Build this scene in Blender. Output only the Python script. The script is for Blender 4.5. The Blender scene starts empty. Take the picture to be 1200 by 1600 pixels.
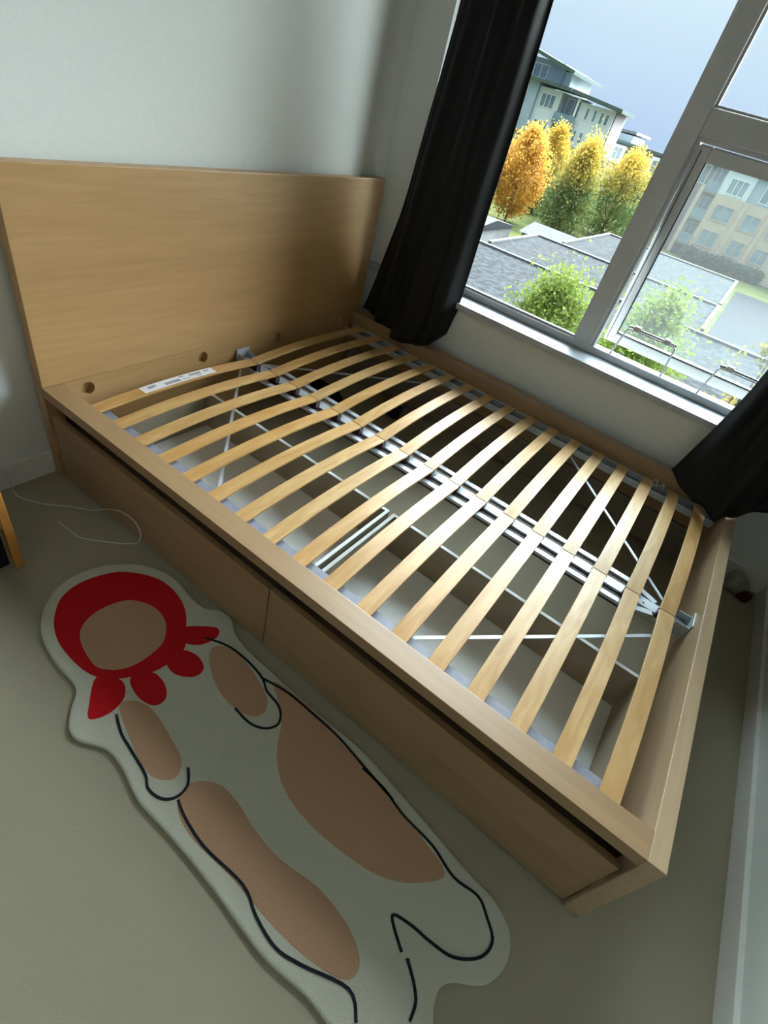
import bpy, bmesh, math, random
from mathutils import Matrix, Vector
random.seed(7)
S = bpy.context.scene
C = S.collection

# ---------------------------------------------------------------- camera
cam_d = bpy.data.cameras.new('camera')
cam = bpy.data.objects.new('camera', cam_d)
C.objects.link(cam)
cam.matrix_world = Matrix(((0.788961, -0.524820, 0.319538, 1.5885),
                           (0.570528, 0.432648, -0.698078, -0.6776),
                           (0.228118, 0.733062, 0.640767, 1.3624),
                           (0, 0, 0, 1)))
cam_d.sensor_fit = 'VERTICAL'
cam_d.sensor_height = 24.0
cam_d.lens = 790.66 / 1600 * 24.0
cam_d.clip_start = 0.02
cam_d.clip_end = 1000
S.camera = cam

# ---------------------------------------------------------------- sky
W = bpy.data.worlds.new('overcast_sky')
S.world = W
W.use_nodes = True
nt = W.node_tree
nt.nodes.clear()
wo = nt.nodes.new('ShaderNodeOutputWorld')
bg = nt.nodes.new('ShaderNodeBackground')
tc = nt.nodes.new('ShaderNodeTexCoord')
sx = nt.nodes.new('ShaderNodeSeparateXYZ')
rp = nt.nodes.new('ShaderNodeValToRGB')
nt.links.new(tc.outputs['Generated'], sx.inputs[0])
nt.links.new(sx.outputs['Z'], rp.inputs[0])
nt.links.new(rp.outputs[0], bg.inputs[0])
nt.links.new(bg.outputs[0], wo.inputs[0])
cr = rp.color_ramp
cr.elements[0].position = 0.0
cr.elements[0].color = (0.35, 0.47, 0.66, 1)
cr.elements[1].position = 1.0
cr.elements[1].color = (1.7, 1.95, 2.0, 1)
e = cr.elements.new(0.25)
e.color = (0.56, 0.72, 0.75, 1)
bg.inputs[1].default_value = 1.0

# the sun behind thick cloud: a broad, soft glow
sd = bpy.data.lights.new('veiled_sun', 'SUN')
sd.energy = 35.0
sd.angle = math.radians(92)
sd.color = (0.86, 0.98, 1.0)
sun = bpy.data.objects.new('veiled_sun', sd)
C.objects.link(sun)
sun.rotation_euler = Vector((-0.06, -0.70, -0.71)).to_track_quat('-Z', 'Y').to_euler()

S.view_settings.view_transform = 'Standard'
S.view_settings.look = 'None'
S.view_settings.gamma = 1.0
S.view_settings.use_curve_mapping = False
S.view_settings.exposure = 0.5
S.cycles.max_bounces = 14
S.cycles.diffuse_bounces = 7
S.cycles.transparent_max_bounces = 24
S.cycles.caustics_reflective = False
S.cycles.caustics_refractive = False

# ---------------------------------------------------------------- materials
MATS = {}

def mat_base(name, rough=0.6, spec=0.4, metal=0.0):
    m = bpy.data.materials.new(name)
    m.use_nodes = True
    b = m.node_tree.nodes['Principled BSDF']
    b.inputs['Roughness'].default_value = rough
    b.inputs['Metallic'].default_value = metal
    b.inputs['Specular IOR Level'].default_value = spec
    MATS[name] = m
    return m, m.node_tree, b

def noise_mat(name, c1, c2, scale=(1, 1, 1), nscale=5.0, detail=5.0, rough=0.6, spec=0.4,
              metal=0.0, bump=0.0, bdist=0.002, lo=0.3, hi=0.7, rnd=None, distort=0.0, sheen=0.0):
    m, t, b = mat_base(name, rough, spec, metal)
    N = t.nodes
    tc = N.new('ShaderNodeTexCoord')
    mp = N.new('ShaderNodeMapping')
    mp.inputs['Scale'].default_value = scale
    t.links.new(tc.outputs['Object'], mp.inputs[0])
    nz = N.new('ShaderNodeTexNoise')
    nz.inputs['Scale'].default_value = nscale
    nz.inputs['Detail'].default_value = detail
    nz.inputs['Distortion'].default_value = distort
    t.links.new(mp.outputs[0], nz.inputs[0])
    r = N.new('ShaderNodeValToRGB')
    r.color_ramp.elements[0].position = lo
    r.color_ramp.elements[1].position = hi
    r.color_ramp.elements[0].color = (*c1, 1)
    r.color_ramp.elements[1].color = (*c2, 1)
    t.links.new(nz.outputs['Fac'], r.inputs[0])
    out = r.outputs[0]
    if rnd:
        oi = N.new('ShaderNodeObjectInfo')
        add = N.new('ShaderNodeVectorMath')
        add.operation = 'MULTIPLY_ADD'
        add.inputs[1].default_value = (7, 7, 7)
        cx = N.new('ShaderNodeCombineXYZ')
        t.links.new(oi.outputs['Random'], cx.inputs[0])
        t.links.new(oi.outputs['Random'], cx.inputs[1])
        t.links.new(cx.outputs[0], add.inputs[0])
        t.links.new(mp.outputs[0], add.inputs[2])
        t.links.new(add.outputs[0], nz.inputs[0])
        mx = N.new('ShaderNodeMix')
        mx.data_type = 'RGBA'
        mx.blend_type = 'MULTIPLY'
        t.links.new(oi.outputs['Random'], mx.inputs[0])
        t.links.new(out, mx.inputs[6])
        mx.inputs[7].default_value = (*rnd, 1)
        out = mx.outputs[2]
    t.links.new(out, b.inputs['Base Color'])
    if bump:
        bp = N.new('ShaderNodeBump')
        bp.inputs['Strength'].default_value = bump
        bp.inputs['Distance'].default_value = bdist
        t.links.new(nz.outputs['Fac'], bp.inputs['Height'])
        t.links.new(bp.outputs[0], b.inputs['Normal'])
    if sheen:
        b.inputs['Sheen Weight'].default_value = sheen
    return m

def wood_mat(name, c1, c2, scale, rough=0.42, spec=0.6, big=0.5):
    """veneer: fine stretched grain over broad, soft figure"""
    m, t, b = mat_base(name, rough, spec)
    b.inputs['Coat Weight'].default_value = 0.4
    b.inputs['Coat Roughness'].default_value = 0.38
    N = t.nodes
    tc = N.new('ShaderNodeTexCoord')
    outs = []
    for k, (sc, ns, dt) in enumerate(((scale, 9.0, 8.0), (tuple(0.35 * s for s in scale), 3.0, 3.0))):
        mp = N.new('ShaderNodeMapping')
        mp.inputs['Scale'].default_value = sc
        t.links.new(tc.outputs['Object'], mp.inputs[0])
        nz = N.new('ShaderNodeTexNoise')
        nz.inputs['Scale'].default_value = ns
        nz.inputs['Detail'].default_value = dt
        nz.inputs['Distortion'].default_value = 0.6 * k
        t.links.new(mp.outputs[0], nz.inputs[0])
        outs.append(nz.outputs['Fac'])
    mx = N.new('ShaderNodeMix')
    mx.inputs[0].default_value = big
    t.links.new(outs[0], mx.inputs[2])
    t.links.new(outs[1], mx.inputs[3])
    r = N.new('ShaderNodeValToRGB')
    r.color_ramp.elements[0].position = 0.34
    r.color_ramp.elements[1].position = 0.66
    r.color_ramp.elements[0].color = (*c1, 1)
    r.color_ramp.elements[1].color = (*c2, 1)
    t.links.new(mx.outputs[0], r.inputs[0])
    t.links.new(r.outputs[0], b.inputs['Base Color'])
    bp = N.new('ShaderNodeBump')
    bp.inputs['Strength'].default_value = 0.06
    bp.inputs['Distance'].default_value = 0.001
    t.links.new(outs[0], bp.inputs['Height'])
    t.links.new(bp.outputs[0], b.inputs['Normal'])
    return m

def glass_mat(name, haze=0.0, tint=(1, 1, 1)):
    m = bpy.data.materials.new(name)
    m.use_nodes = True
    t = m.node_tree
    t.nodes.clear()
    o = t.nodes.new('ShaderNodeOutputMaterial')
    tr = t.nodes.new('ShaderNodeBsdfTransparent')
    tr.inputs[0].default_value = (*tint, 1)
    gl = t.nodes.new('ShaderNodeBsdfGlossy')
    gl.inputs['Roughness'].default_value = 0.02
    fr = t.nodes.new('ShaderNodeFresnel')
    fr.inputs[0].default_value = 1.35
    mx = t.nodes.new('ShaderNodeMixShader')
    t.links.new(fr.outputs[0], mx.inputs[0])
    t.links.new(tr.outputs[0], mx.inputs[1])
    t.links.new(gl.outputs[0], mx.inputs[2])
    out = mx.outputs[0]
    if haze:
        df = t.nodes.new('ShaderNodeBsdfTranslucent')
        df.inputs[0].default_value = (0.9, 0.93, 0.95, 1)
        m2 = t.nodes.new('ShaderNodeMixShader')
        m2.inputs[0].default_value = haze
        t.links.new(out, m2.inputs[1])
        t.links.new(df.outputs[0], m2.inputs[2])
        out = m2.outputs[0]
    t.links.new(out, o.inputs[0])
    MATS[name] = m
    return m

OAK1, OAK2 = (0.375, 0.215, 0.085), (0.465, 0.28, 0.118)
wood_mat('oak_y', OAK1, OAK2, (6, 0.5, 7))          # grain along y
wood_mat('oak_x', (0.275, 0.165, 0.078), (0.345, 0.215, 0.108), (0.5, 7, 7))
noise_mat('gap_shade', (0.035, 0.024, 0.014), (0.05, 0.034, 0.02), (0.5, 6, 6), 8.0, 4.0, 0.7, 0.2)          # grain along x; near-black colour paints the shade under the near rail
wood_mat('oak_foot', (0.36, 0.25, 0.145), (0.44, 0.315, 0.19), (6, 0.5, 7))
wood_mat('oak_dim', (0.42, 0.26, 0.12), (0.50, 0.32, 0.155), (0.5, 7, 7))
wood_mat('honey_wood', (0.42, 0.17, 0.03), (0.60, 0.27, 0.06), (6, 6, 0.6), 0.4)
noise_mat('birch', (0.44, 0.25, 0.085), (0.58, 0.385, 0.175), (5, 0.8, 4), 7.0, 4.0, 0.46, 0.4,
          rnd=(1.0, 0.90, 0.76), lo=0.30, hi=0.68, distort=0.8)
_b = MATS['birch'].node_tree.nodes['Principled BSDF']
_b.inputs['Coat Weight'].default_value = 0.25
_b.inputs['Coat Roughness'].default_value = 0.36
noise_mat('carpet', (0.30, 0.27, 0.20), (0.40, 0.365, 0.275), (1, 1, 1), 620.0, 2.0, 0.97, 0.05,
          bump=0.35, bdist=0.003, lo=0.25, hi=0.75)
noise_mat('wall_paint', (0.70, 0.725, 0.71), (0.73, 0.755, 0.74), (1, 1, 1), 90.0, 3.0, 0.85, 0.2, bump=0.05, bdist=0.001)
noise_mat('ceiling_paint', (0.80, 0.80, 0.78), (0.82, 0.82, 0.80), (1, 1, 1), 60.0, 3.0, 0.9, 0.1)
noise_mat('trim_paint', (0.72, 0.72, 0.70), (0.76, 0.76, 0.74), (1, 1, 1), 20.0, 2.0, 0.45, 0.4)
noise_mat('sill_paint', (0.40, 0.43, 0.48), (0.44, 0.47, 0.52), (1, 1, 1), 20.0, 2.0, 0.45, 0.4)
noise_mat('vinyl', (0.50, 0.51, 0.52), (0.54, 0.55, 0.56), (1, 1, 1), 15.0, 2.0, 0.4, 0.4)
noise_mat('gasket', (0.03, 0.03, 0.03), (0.05, 0.05, 0.05), (1, 1, 1), 15.0, 2.0, 0.6, 0.3)
noise_mat('galvanised', (0.52, 0.57, 0.63), (0.62, 0.67, 0.73), (1, 1, 1), 60.0, 3.0, 0.5, 0.5, metal=0.45)
noise_mat('steel', (0.45, 0.46, 0.47), (0.6, 0.61, 0.62), (1, 1, 1), 60.0, 3.0, 0.35, 0.5, metal=0.8)
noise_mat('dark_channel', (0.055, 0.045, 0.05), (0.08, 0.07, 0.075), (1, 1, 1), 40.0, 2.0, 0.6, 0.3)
noise_mat('ledge_steel', (0.12, 0.13, 0.14), (0.17, 0.18, 0.19), (1, 1, 1), 40.0, 2.0, 0.5, 0.4, metal=0.3)
noise_mat('ledge_lavender', (0.21, 0.225, 0.29), (0.25, 0.265, 0.335), (1, 1, 1), 40.0, 2.0, 0.45, 0.4)
noise_mat('drawer_taupe', (0.30, 0.265, 0.20), (0.35, 0.31, 0.24), (1, 1, 1), 12.0, 2.0, 0.6, 0.3)
noise_mat('panel_grey', (0.20, 0.175, 0.14), (0.25, 0.22, 0.18), (0.5, 6, 6), 8.0, 4.0, 0.7, 0.2)
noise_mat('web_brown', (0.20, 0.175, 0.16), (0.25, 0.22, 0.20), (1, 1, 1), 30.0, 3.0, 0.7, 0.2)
noise_mat('drawer_white', (0.86, 0.91, 0.94), (0.88, 0.93, 0.96), (1, 1, 1), 12.0, 2.0, 0.5, 0.35)
noise_mat('maroon_plastic', (0.03, 0.007, 0.011), (0.05, 0.012, 0.018), (1, 1, 1), 30.0, 2.0, 0.5, 0.4)
noise_mat('dark_hole', (0.16, 0.09, 0.04), (0.22, 0.13, 0.06), (1, 1, 1), 30.0, 2.0, 0.9, 0.1)
noise_mat('curtain_cloth', (0.003, 0.003, 0.0045), (0.006, 0.006, 0.008), (1, 1, 0.3), 220.0, 3.0, 0.65, 0.25,
          bump=0.25, bdist=0.001, sheen=0.05)
noise_mat('paper', (0.78, 0.78, 0.84), (0.84, 0.84, 0.88), (1, 1, 1), 40.0, 2.0, 0.6, 0.3)
noise_mat('print_grey', (0.30, 0.29, 0.36), (0.38, 0.37, 0.43), (1, 1, 1), 40.0, 2.0, 0.6, 0.3)
noise_mat('rug_cream', (0.46, 0.46, 0.385), (0.55, 0.55, 0.47), (1, 1, 1), 320.0, 3.0, 0.97, 0.05, bump=0.5, bdist=0.003)
noise_mat('rug_tan', (0.41, 0.245, 0.155), (0.49, 0.305, 0.20), (1, 1, 1), 300.0, 3.0, 0.97, 0.05, bump=0.5, bdist=0.003)
noise_mat('rug_red', (0.44, 0.010, 0.014), (0.54, 0.016, 0.022), (1, 1, 1), 300.0, 3.0, 0.97, 0.05, bump=0.5, bdist=0.003)
noise_mat('rug_dark', (0.012, 0.014, 0.020), (0.03, 0.032, 0.04), (1, 1, 1), 300.0, 3.0, 0.97, 0.05, bump=0.5, bdist=0.003)
noise_mat('black_cloth', (0.010, 0.009, 0.012), (0.02, 0.018, 0.022), (1, 1, 1), 80.0, 3.0, 0.9, 0.1)
noise_mat('navy_cloth', (0.010, 0.010, 0.035), (0.02, 0.02, 0.06), (1, 1, 1), 80.0, 3.0, 0.9, 0.1)
noise_mat('grey_cloth', (0.30, 0.28, 0.24), (0.40, 0.38, 0.33), (1, 1, 1), 60.0, 3.0, 0.9, 0.1)
noise_mat('maroon_cloth', (0.05, 0.012, 0.016), (0.08, 0.02, 0.025), (1, 1, 1), 60.0, 3.0, 0.9, 0.1)
noise_mat('cable_white', (0.66, 0.64, 0.58), (0.72, 0.70, 0.64), (1, 1, 1), 30.0, 2.0, 0.5, 0.3)
glass_mat('pane_clear')
glass_mat('pane_hazy', 0.014, (0.90, 0.94, 0.95))
# outdoors; facade colours have some bluish atmospheric haze mixed in
noise_mat('grass', (0.035, 0.055, 0.014), (0.075, 0.080, 0.024), (1, 1, 1), 0.5, 6.0, 0.95, 0.1)
noise_mat('asphalt', (0.007, 0.0085, 0.0125), (0.010, 0.012, 0.0165), (1, 1, 1), 2.0, 6.0, 0.9, 0.2)
noise_mat('gravel_roof', (0.007, 0.0088, 0.0112), (0.026, 0.030, 0.035), (1, 1, 1), 4.0, 10.0, 0.95, 0.1, lo=0.40, hi=0.64)
noise_mat('roof_trim', (0.10, 0.112, 0.12), (0.12, 0.132, 0.14), (1, 1, 1), 2.0, 2.0, 0.5, 0.3)
noise_mat('slate_roof', (0.006, 0.0075, 0.0115), (0.009, 0.011, 0.016), (1, 1, 1), 3.0, 4.0, 0.7, 0.2)
noise_mat('concrete', (0.18, 0.185, 0.19), (0.22, 0.225, 0.23), (1, 1, 1), 1.5, 4.0, 0.9, 0.1)
noise_mat('siding_white', (0.60, 0.66, 0.72), (0.66, 0.72, 0.78), (1, 1, 1), 1.0, 3.0, 0.8, 0.2)
noise_mat('siding_blue', (0.30, 0.38, 0.48), (0.35, 0.43, 0.53), (1, 1, 1), 1.0, 3.0, 0.8, 0.2)
noise_mat('brick_tan', (0.47, 0.38, 0.29), (0.54, 0.44, 0.34), (1, 1, 1), 1.2, 5.0, 0.9, 0.1)
noise_mat('siding_brown', (0.24, 0.21, 0.22), (0.30, 0.26, 0.27), (1, 1, 1), 1.0, 3.0, 0.8, 0.2)
noise_mat('roof_green', (0.065, 0.10, 0.095), (0.085, 0.12, 0.112), (1, 1, 1), 0.8, 3.0, 0.8, 0.2)
noise_mat('window_dark', (0.10, 0.17, 0.22), (0.20, 0.30, 0.36), (1, 1, 1), 0.7, 2.0, 0.15, 0.6)
noise_mat('window_frame_white', (0.72, 0.76, 0.80), (0.76, 0.80, 0.84), (1, 1, 1), 2.0, 2.0, 0.5, 0.3)
noise_mat('bark', (0.10, 0.07, 0.05), (0.16, 0.12, 0.09), (3, 3, 0.5), 6.0, 4.0, 0.9, 0.1)

def leaf_mat(name, low, high, z0, z1, spread=0.35):
    """autumn foliage: leaves turn from the top of the crown down"""
    m, t, b = mat_base(name, 0.7, 0.2)
    N = t.nodes
    tc = N.new('ShaderNodeTexCoord')
    sp = N.new('ShaderNodeSeparateXYZ')
    t.links.new(tc.outputs['Object'], sp.inputs[0])
    mr = N.new('ShaderNodeMapRange')
    mr.inputs[1].default_value = z0
    mr.inputs[2].default_value = z1
    t.links.new(sp.outputs['Z'], mr.inputs[0])
    nz = N.new('ShaderNodeTexNoise')
    nz.inputs['Scale'].default_value = 1.1
    nz.inputs['Detail'].default_value = 4
    t.links.new(tc.outputs['Object'], nz.inputs[0])
    ma = N.new('ShaderNodeMath')
    ma.operation = 'MULTIPLY_ADD'
    ma.inputs[1].default_value = spread * 4
    ma.inputs[2].default_value = -spread * 2
    t.links.new(nz.outputs['Fac'], ma.inputs[0])
    ad = N.new('ShaderNodeMath')
    ad.operation = 'ADD'
    ad.use_clamp = True
    t.links.new(mr.outputs[0], ad.inputs[0])
    t.links.new(ma.outputs[0], ad.inputs[1])
    mx = N.new('ShaderNodeMix')
    mx.data_type = 'RGBA'
    t.links.new(ad.outputs[0], mx.inputs[0])
    mx.inputs[6].default_value = (*low, 1)
    mx.inputs[7].default_value = (*high, 1)
    t.links.new(mx.outputs[2], b.inputs['Base Color'])
    tl = N.new('ShaderNodeBsdfTranslucent')
    t.links.new(mx.outputs[2], tl.inputs[0])
    ms = N.new('ShaderNodeMixShader')
    ms.inputs[0].default_value = 0.5
    out = [n for n in N if n.type == 'OUTPUT_MATERIAL'][0]
    t.links.new(b.outputs[0], ms.inputs[1])
    t.links.new(tl.outputs[0], ms.inputs[2])
    t.links.new(ms.outputs[0], out.inputs[0])
    return m

# ---------------------------------------------------------------- helpers
class MB:
    def __init__(self):
        self.v, self.f, self.mi = [], [], []
        self.cur = 0

    def add(self, vs, fs):
        o = len(self.v)
        self.v += [tuple(p) for p in vs]
        for f in fs:
            self.f.append([i + o for i in f])
            self.mi.append(self.cur)
        return self

    def box(self, x0, x1, y0, y1, z0, z1):
        vs = [(x, y, z) for z in (z0, z1) for y in (y0, y1) for x in (x0, x1)]
        return self.add(vs, [(0, 2, 3, 1), (4, 5, 7, 6), (0, 1, 5, 4), (2, 6, 7, 3), (0, 4, 6, 2), (1, 3, 7, 5)])

    def bar(self, p, q, w, h, up=(0, 0, 1)):
        p, q = Vector(p), Vector(q)
        d = (q - p).normalized()
        u = Vector(up)
        s = d.cross(u).normalized() * (w / 2)
        u = s.cross(d).normalized() * (h / 2)
        vs = []
        for e in (p, q):
            vs += [e - s - u, e + s - u, e + s + u, e - s + u]
        return self.add(vs, [(0, 1, 2, 3), (7, 6, 5, 4), (0, 4, 5, 1), (1, 5, 6, 2), (2, 6, 7, 3), (3, 7, 4, 0)])

    def tube(self, path, r, n=8, closed=False):
        path = [Vector(p) for p in path]
        vs, fs = [], []
        m = len(path)
        up = Vector((0.13, 0.21, 0.97))
        for i, p in enumerate(path):
            d = (path[min(i + 1, m - 1)] - path[max(i - 1, 0)])
            if d.length < 1e-9:
                d = Vector((0, 0, 1))
            d.normalize()
            a = d.cross(up)
            if a.length < 1e-3:
                a = d.cross(Vector((1, 0, 0)))
            a.normalize()
            b = a.cross(d)
            rr = r[i] if isinstance(r, (list, tuple)) else r
            vs += [p + (a * math.cos(t) + b * math.sin(t)) * rr for t in (2 * math.pi * k / n for k in range(n))]
        for i in range(m - 1):
            for k in range(n):
                fs.append((i * n + k, i * n + (k + 1) % n, (i + 1) * n + (k + 1) % n, (i + 1) * n + k))
        fs.append(list(range(n))[::-1])
        fs.append([(m - 1) * n + k for k in range(n)])
        return self.add(vs, fs)

    def strip(self, path, w, t):
        """flat ribbon of width w (across, horizontal) and thickness t along a path"""
        path = [Vector(p) for p in path]
        m = len(path)
        vs, fs = [], []
        for i, p in enumerate(path):
            d = (path[min(i + 1, m - 1)] - path[max(i - 1, 0)]).normalized()
            s = d.cross(Vector((0, 0, 1))).normalized() * (w / 2)
            u = s.cross(d).normalized() * (t / 2)
            vs += [p - s - u, p + s - u, p + s + u, p - s + u]
        for i in range(m - 1):
            for k in range(4):
                fs.append((4 * i + k, 4 * i + (k + 1) % 4, 4 * i + 4 + (k + 1) % 4, 4 * i + 4 + k))
        fs.append((3, 2, 1, 0))
        fs.append(tuple(4 * (m - 1) + k for k in range(4)))
        return self.add(vs, fs)

    def mesh(self, name, mats, bevel=0.0, smooth=False, segs=2):
        me = bpy.data.meshes.new(name)
        me.from_pydata(self.v, [], self.f)
        for m in (mats if isinstance(mats, (list, tuple)) else [mats]):
            me.materials.append(MATS[m])
        me.polygons.foreach_set('material_index', self.mi)
        bm = bmesh.new()
        bm.from_mesh(me)
        bmesh.ops.recalc_face_normals(bm, faces=bm.faces)
        if bevel:
            es = [e for e in bm.edges if len(e.link_faces) == 2 and e.calc_face_angle(0) > 0.6]
            bmesh.ops.bevel(bm, geom=es, offset=bevel, segments=segs, affect='EDGES', profile=0.6, clamp_overlap=True)
        bm.to_mesh(me)
        bm.free()
        if smooth:
            me.polygons.foreach_set('use_smooth', [True] * len(me.polygons))
        me.update()
        return me

    def build(self, name, mats, parent=None, bevel=0.0, smooth=False, segs=2):
        return link(name, self.mesh(name, mats, bevel, smooth, segs), parent)

def link(name, data, parent=None, loc=(0, 0, 0)):
    o = bpy.data.objects.new(name, data)
    C.objects.link(o)
    o.location = loc
    if parent is not None:
        o.parent = parent
        if parent.type == 'EMPTY':
            o.matrix_parent_inverse = Matrix.Translation(-Vector(parent.location))
    return o

def tag(o, label=None, cat=None, group=None, kind=None):
    if label:
        o['label'] = label
    if cat:
        o['category'] = cat
    if group:
        o['group'] = group
    if kind:
        o['kind'] = kind
    return o

def thing(name, loc, label=None, cat=None, group=None, kind=None):
    o = bpy.data.objects.new(name, None)
    C.objects.link(o)
    o.location = loc
    o.empty_display_size = 0.1
    return tag(o, label, cat, group, kind)

def catmull(pts, closed=True, n=5):
    out = []
    m = len(pts)
    rng = range(m) if closed else range(m - 1)
    for i in rng:
        if closed:
            p = [pts[(i + k - 1) % m] for k in range(4)]
        else:
            p = [pts[max(0, min(m - 1, i + k - 1))] for k in range(4)]
        for j in range(n):
            t = j / n
            out.append(tuple(0.5 * (2 * p[1][c] + (p[2][c] - p[0][c]) * t
                             + (2 * p[0][c] - 5 * p[1][c] + 4 * p[2][c] - p[3][c]) * t * t
                             + (3 * p[1][c] - p[0][c] - 3 * p[2][c] + p[3][c]) * t ** 3) for c in range(len(pts[0]))))
    if not closed:
        out.append(tuple(pts[-1]))
    return out

def inset(poly, d):
    """move a closed outline inwards by d"""
    m = len(poly)
    area = sum(poly[i][0] * poly[(i + 1) % m][1] - poly[(i + 1) % m][0] * poly[i][1] for i in range(m))
    s = 1 if area > 0 else -1
    out = []
    for i in range(m):
        a, b = poly[i - 1], poly[(i + 1) % m]
        t = Vector((b[0] - a[0], b[1] - a[1]))
        if t.length < 1e-9:
            t = Vector((1, 0))
        t.normalize()
        out.append((poly[i][0] - t.y * s * d, poly[i][1] + t.x * s * d))
    return out

def pad(poly, levels):
    """a soft-edged pad: levels = [(z, inset), ...] from the bottom up, capped with one polygon"""
    mb = MB()
    m = len(poly)
    vs, fs = [], []
    for z, d in levels:
        vs += [(x, y, z) for x, y in (inset(poly, d) if d else poly)]
    for L in range(len(levels) - 1):
        for i in range(m):
            j = (i + 1) % m
            fs.append((L * m + i, L * m + j, (L + 1) * m + j, (L + 1) * m + i))
    fs.append([(len(levels) - 1) * m + i for i in range(m)])
    return mb.add(vs, fs)

# ================================================================ the room
XW, XF, YW, YB, ZC = -0.058, 2.400, 1.750, -3.60, 2.50   # head wall, foot wall, window wall, back wall, ceiling
WX0, WX1, WZ0, WZ1 = 0.12, 2.17, 0.575, 2.36             # window opening
YO = 1.95                                                # outer face of the window wall

def struct(name, mb, mats, bevel=0.0, parent=None):
    o = mb.build(name, mats, parent, bevel)
    if parent is None:
        o['kind'] = 'structure'
    return o

struct('floor', MB().box(XW - 0.1, XF + 0.1, YB - 0.1, YO, -0.12, 0.0), 'carpet')
struct('ceiling', MB().box(XW - 0.1, XF + 0.1, YB - 0.1, YO, ZC, ZC + 0.1), 'ceiling_paint')
struct('wall_head', MB().box(XW - 0.1, XW, YB - 0.1, YO, 0.0, ZC), 'wall_paint')
struct('wall_foot', MB().box(XF, XF + 0.1, YB - 0.1, YO, 0.0, ZC), 'wall_paint')
struct('wall_back', MB().box(XW, XF, YB - 0.1, YB, 0.0, ZC), 'wall_paint')
mb = MB()
mb.box(XW, XF, YW, YO, 0.0, WZ0)
mb.box(XW, WX0, YW, YO, WZ0, WZ1)
mb.box(WX1, XF, YW, YO, WZ0, WZ1)
mb.box(XW, XF, YW, YO, WZ1, ZC)
struct('wall_window', mb, 'wall_paint')
BH, BT = 0.088, 0.015
struct('baseboard_head', MB().box(XW, XW + BT, YB, YW, 0.0, BH), 'trim_paint', 0.002)
struct('baseboard_foot', MB().box(XF - BT, XF, YB, YW, 0.0, 0.070), 'trim_paint', 0.002)
struct('baseboard_window', MB().box(XW + BT, XF - BT, YW - BT, YW, 0.0, BH), 'trim_paint', 0.002)
struct('baseboard_back', MB().box(XW + BT, XF - BT, YB, YB + BT, 0.0, BH), 'trim_paint', 0.002)
struct('trim_1', MB().box(XW, XF, 1.716, 1.885, 0.574, 0.602), 'sill_paint', 0.003)     # window sill board

# ---------------------------------------------------------------- window
win = thing('window_1', (1.14, 1.9, 0.602), kind='structure')
FY0, FY1 = 1.872, 1.940
MX0, MX1 = 1.100, 1.182                                   # mullion
TZ0, TZ1 = 1.448, 1.532                                   # transom
fr = MB()
fr.box(WX0, WX1, FY0, FY1, 0.602, 0.634)
fr.box(WX0, WX1, FY0, FY1, WZ1 - 0.05, WZ1)
fr.box(WX0, WX0 + 0.05, FY0, FY1, 0.634, WZ1 - 0.05)
fr.box(WX1 - 0.05, WX1, FY0, FY1, 0.634, WZ1 - 0.05)
fr.build('outer_frame', 'vinyl', win, 0.003)
MB().box(MX0, MX1, FY0 - 0.006, FY1, 0.634, WZ1 - 0.05).build('mullion', 'vinyl', win, 0.004)
MB().box(MX1, WX1 - 0.05, FY0 - 0.004, FY1, TZ0, TZ1).build('transom', 'vinyl', win, 0.004)
# glazing beads of the two fixed lights
for (a, b, c, d) in ((WX0 + 0.05, MX0, 0.634, WZ1 - 0.05), (MX1, WX1 - 0.05, TZ1, WZ1 - 0.05)):
    g = MB()
    t = 0.010
    g.box(a, b, 1.888, 1.903, c, c + t).box(a, b, 1.888, 1.903, d - t, d)
    g.box(a, a + t, 1.888, 1.903, c + t, d - t).box(b - t, b, 1.888, 1.903, c + t, d - t)
    g.build('glazing_bead', 'vinyl', win, 0.001)
    MB().box(a, b, 1.904, 1.908, c, d).build('glass_pane', 'pane_clear', win)
# inner stop round the opening light
st = MB()
SX0, SX1, SZ0, SZ1 = MX1, WX1 - 0.05, 0.634, TZ0
st.box(SX0, SX0 + 0.014, 1.885, FY1, SZ0, SZ1).box(SX1 - 0.014, SX1, 1.885, FY1, SZ0, SZ1)
st.box(SX0 + 0.014, SX1 - 0.014, 1.885, FY1, SZ1 - 0.014, SZ1)
st.build('frame_stop', 'vinyl', win, 0.002)
# awning sash, hinged at the top and pushed out at the bottom
sa = MB()
x0, x1, z0, z1, w = SX0 + 0.016, SX1 - 0.016, 0.640, SZ1 - 0.016, 0.046
y0, y1 = 1.896, 1.936
sa.box(x0, x0 + w, y0, y1, z0, z1).box(x1 - w, x1, y0, y1, z0, z1)
sa.box(x0 + w, x1 - w, y0, y1, z0, z0 + w).box(x0 + w, x1 - w, y0, y1, z1 - w, z1)
gs = MB()
gs.box(x0 + w, x0 + w + 0.005, y0 + 0.004, y0 + 0.010, z0 + w, z1 - w)
gs.box(x0 + w, x1 - w, y0 + 0.004, y0 + 0.010, z0 + w, z0 + w + 0.005)
gs.box(x0 + 0.012, x0 + 0.015, y0 - 0.0015, y0 + 0.001, z0 + 0.012, z1 - 0.012)
pn = MB().box(x0 + w, x1 - w, y0 + 0.016, y0 + 0.020, z0 + w, z1 - w)
piv = Vector((0, 1.93, SZ1 - 0.016))
ang = math.radians(9.5)
def swing(mb):
    m = Matrix.Translation(piv) @ Matrix.Rotation(ang, 4, 'X') @ Matrix.Translation(-piv)
    mb.v = [tuple(m @ Vector(p)) for p in mb.v]
    return mb
sash = swing(sa).build('sash', 'vinyl', win, 0.004)
swing(gs).build('gasket', 'gasket', sash)
swing(pn).build('glass_pane', 'pane_hazy', sash)
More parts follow.
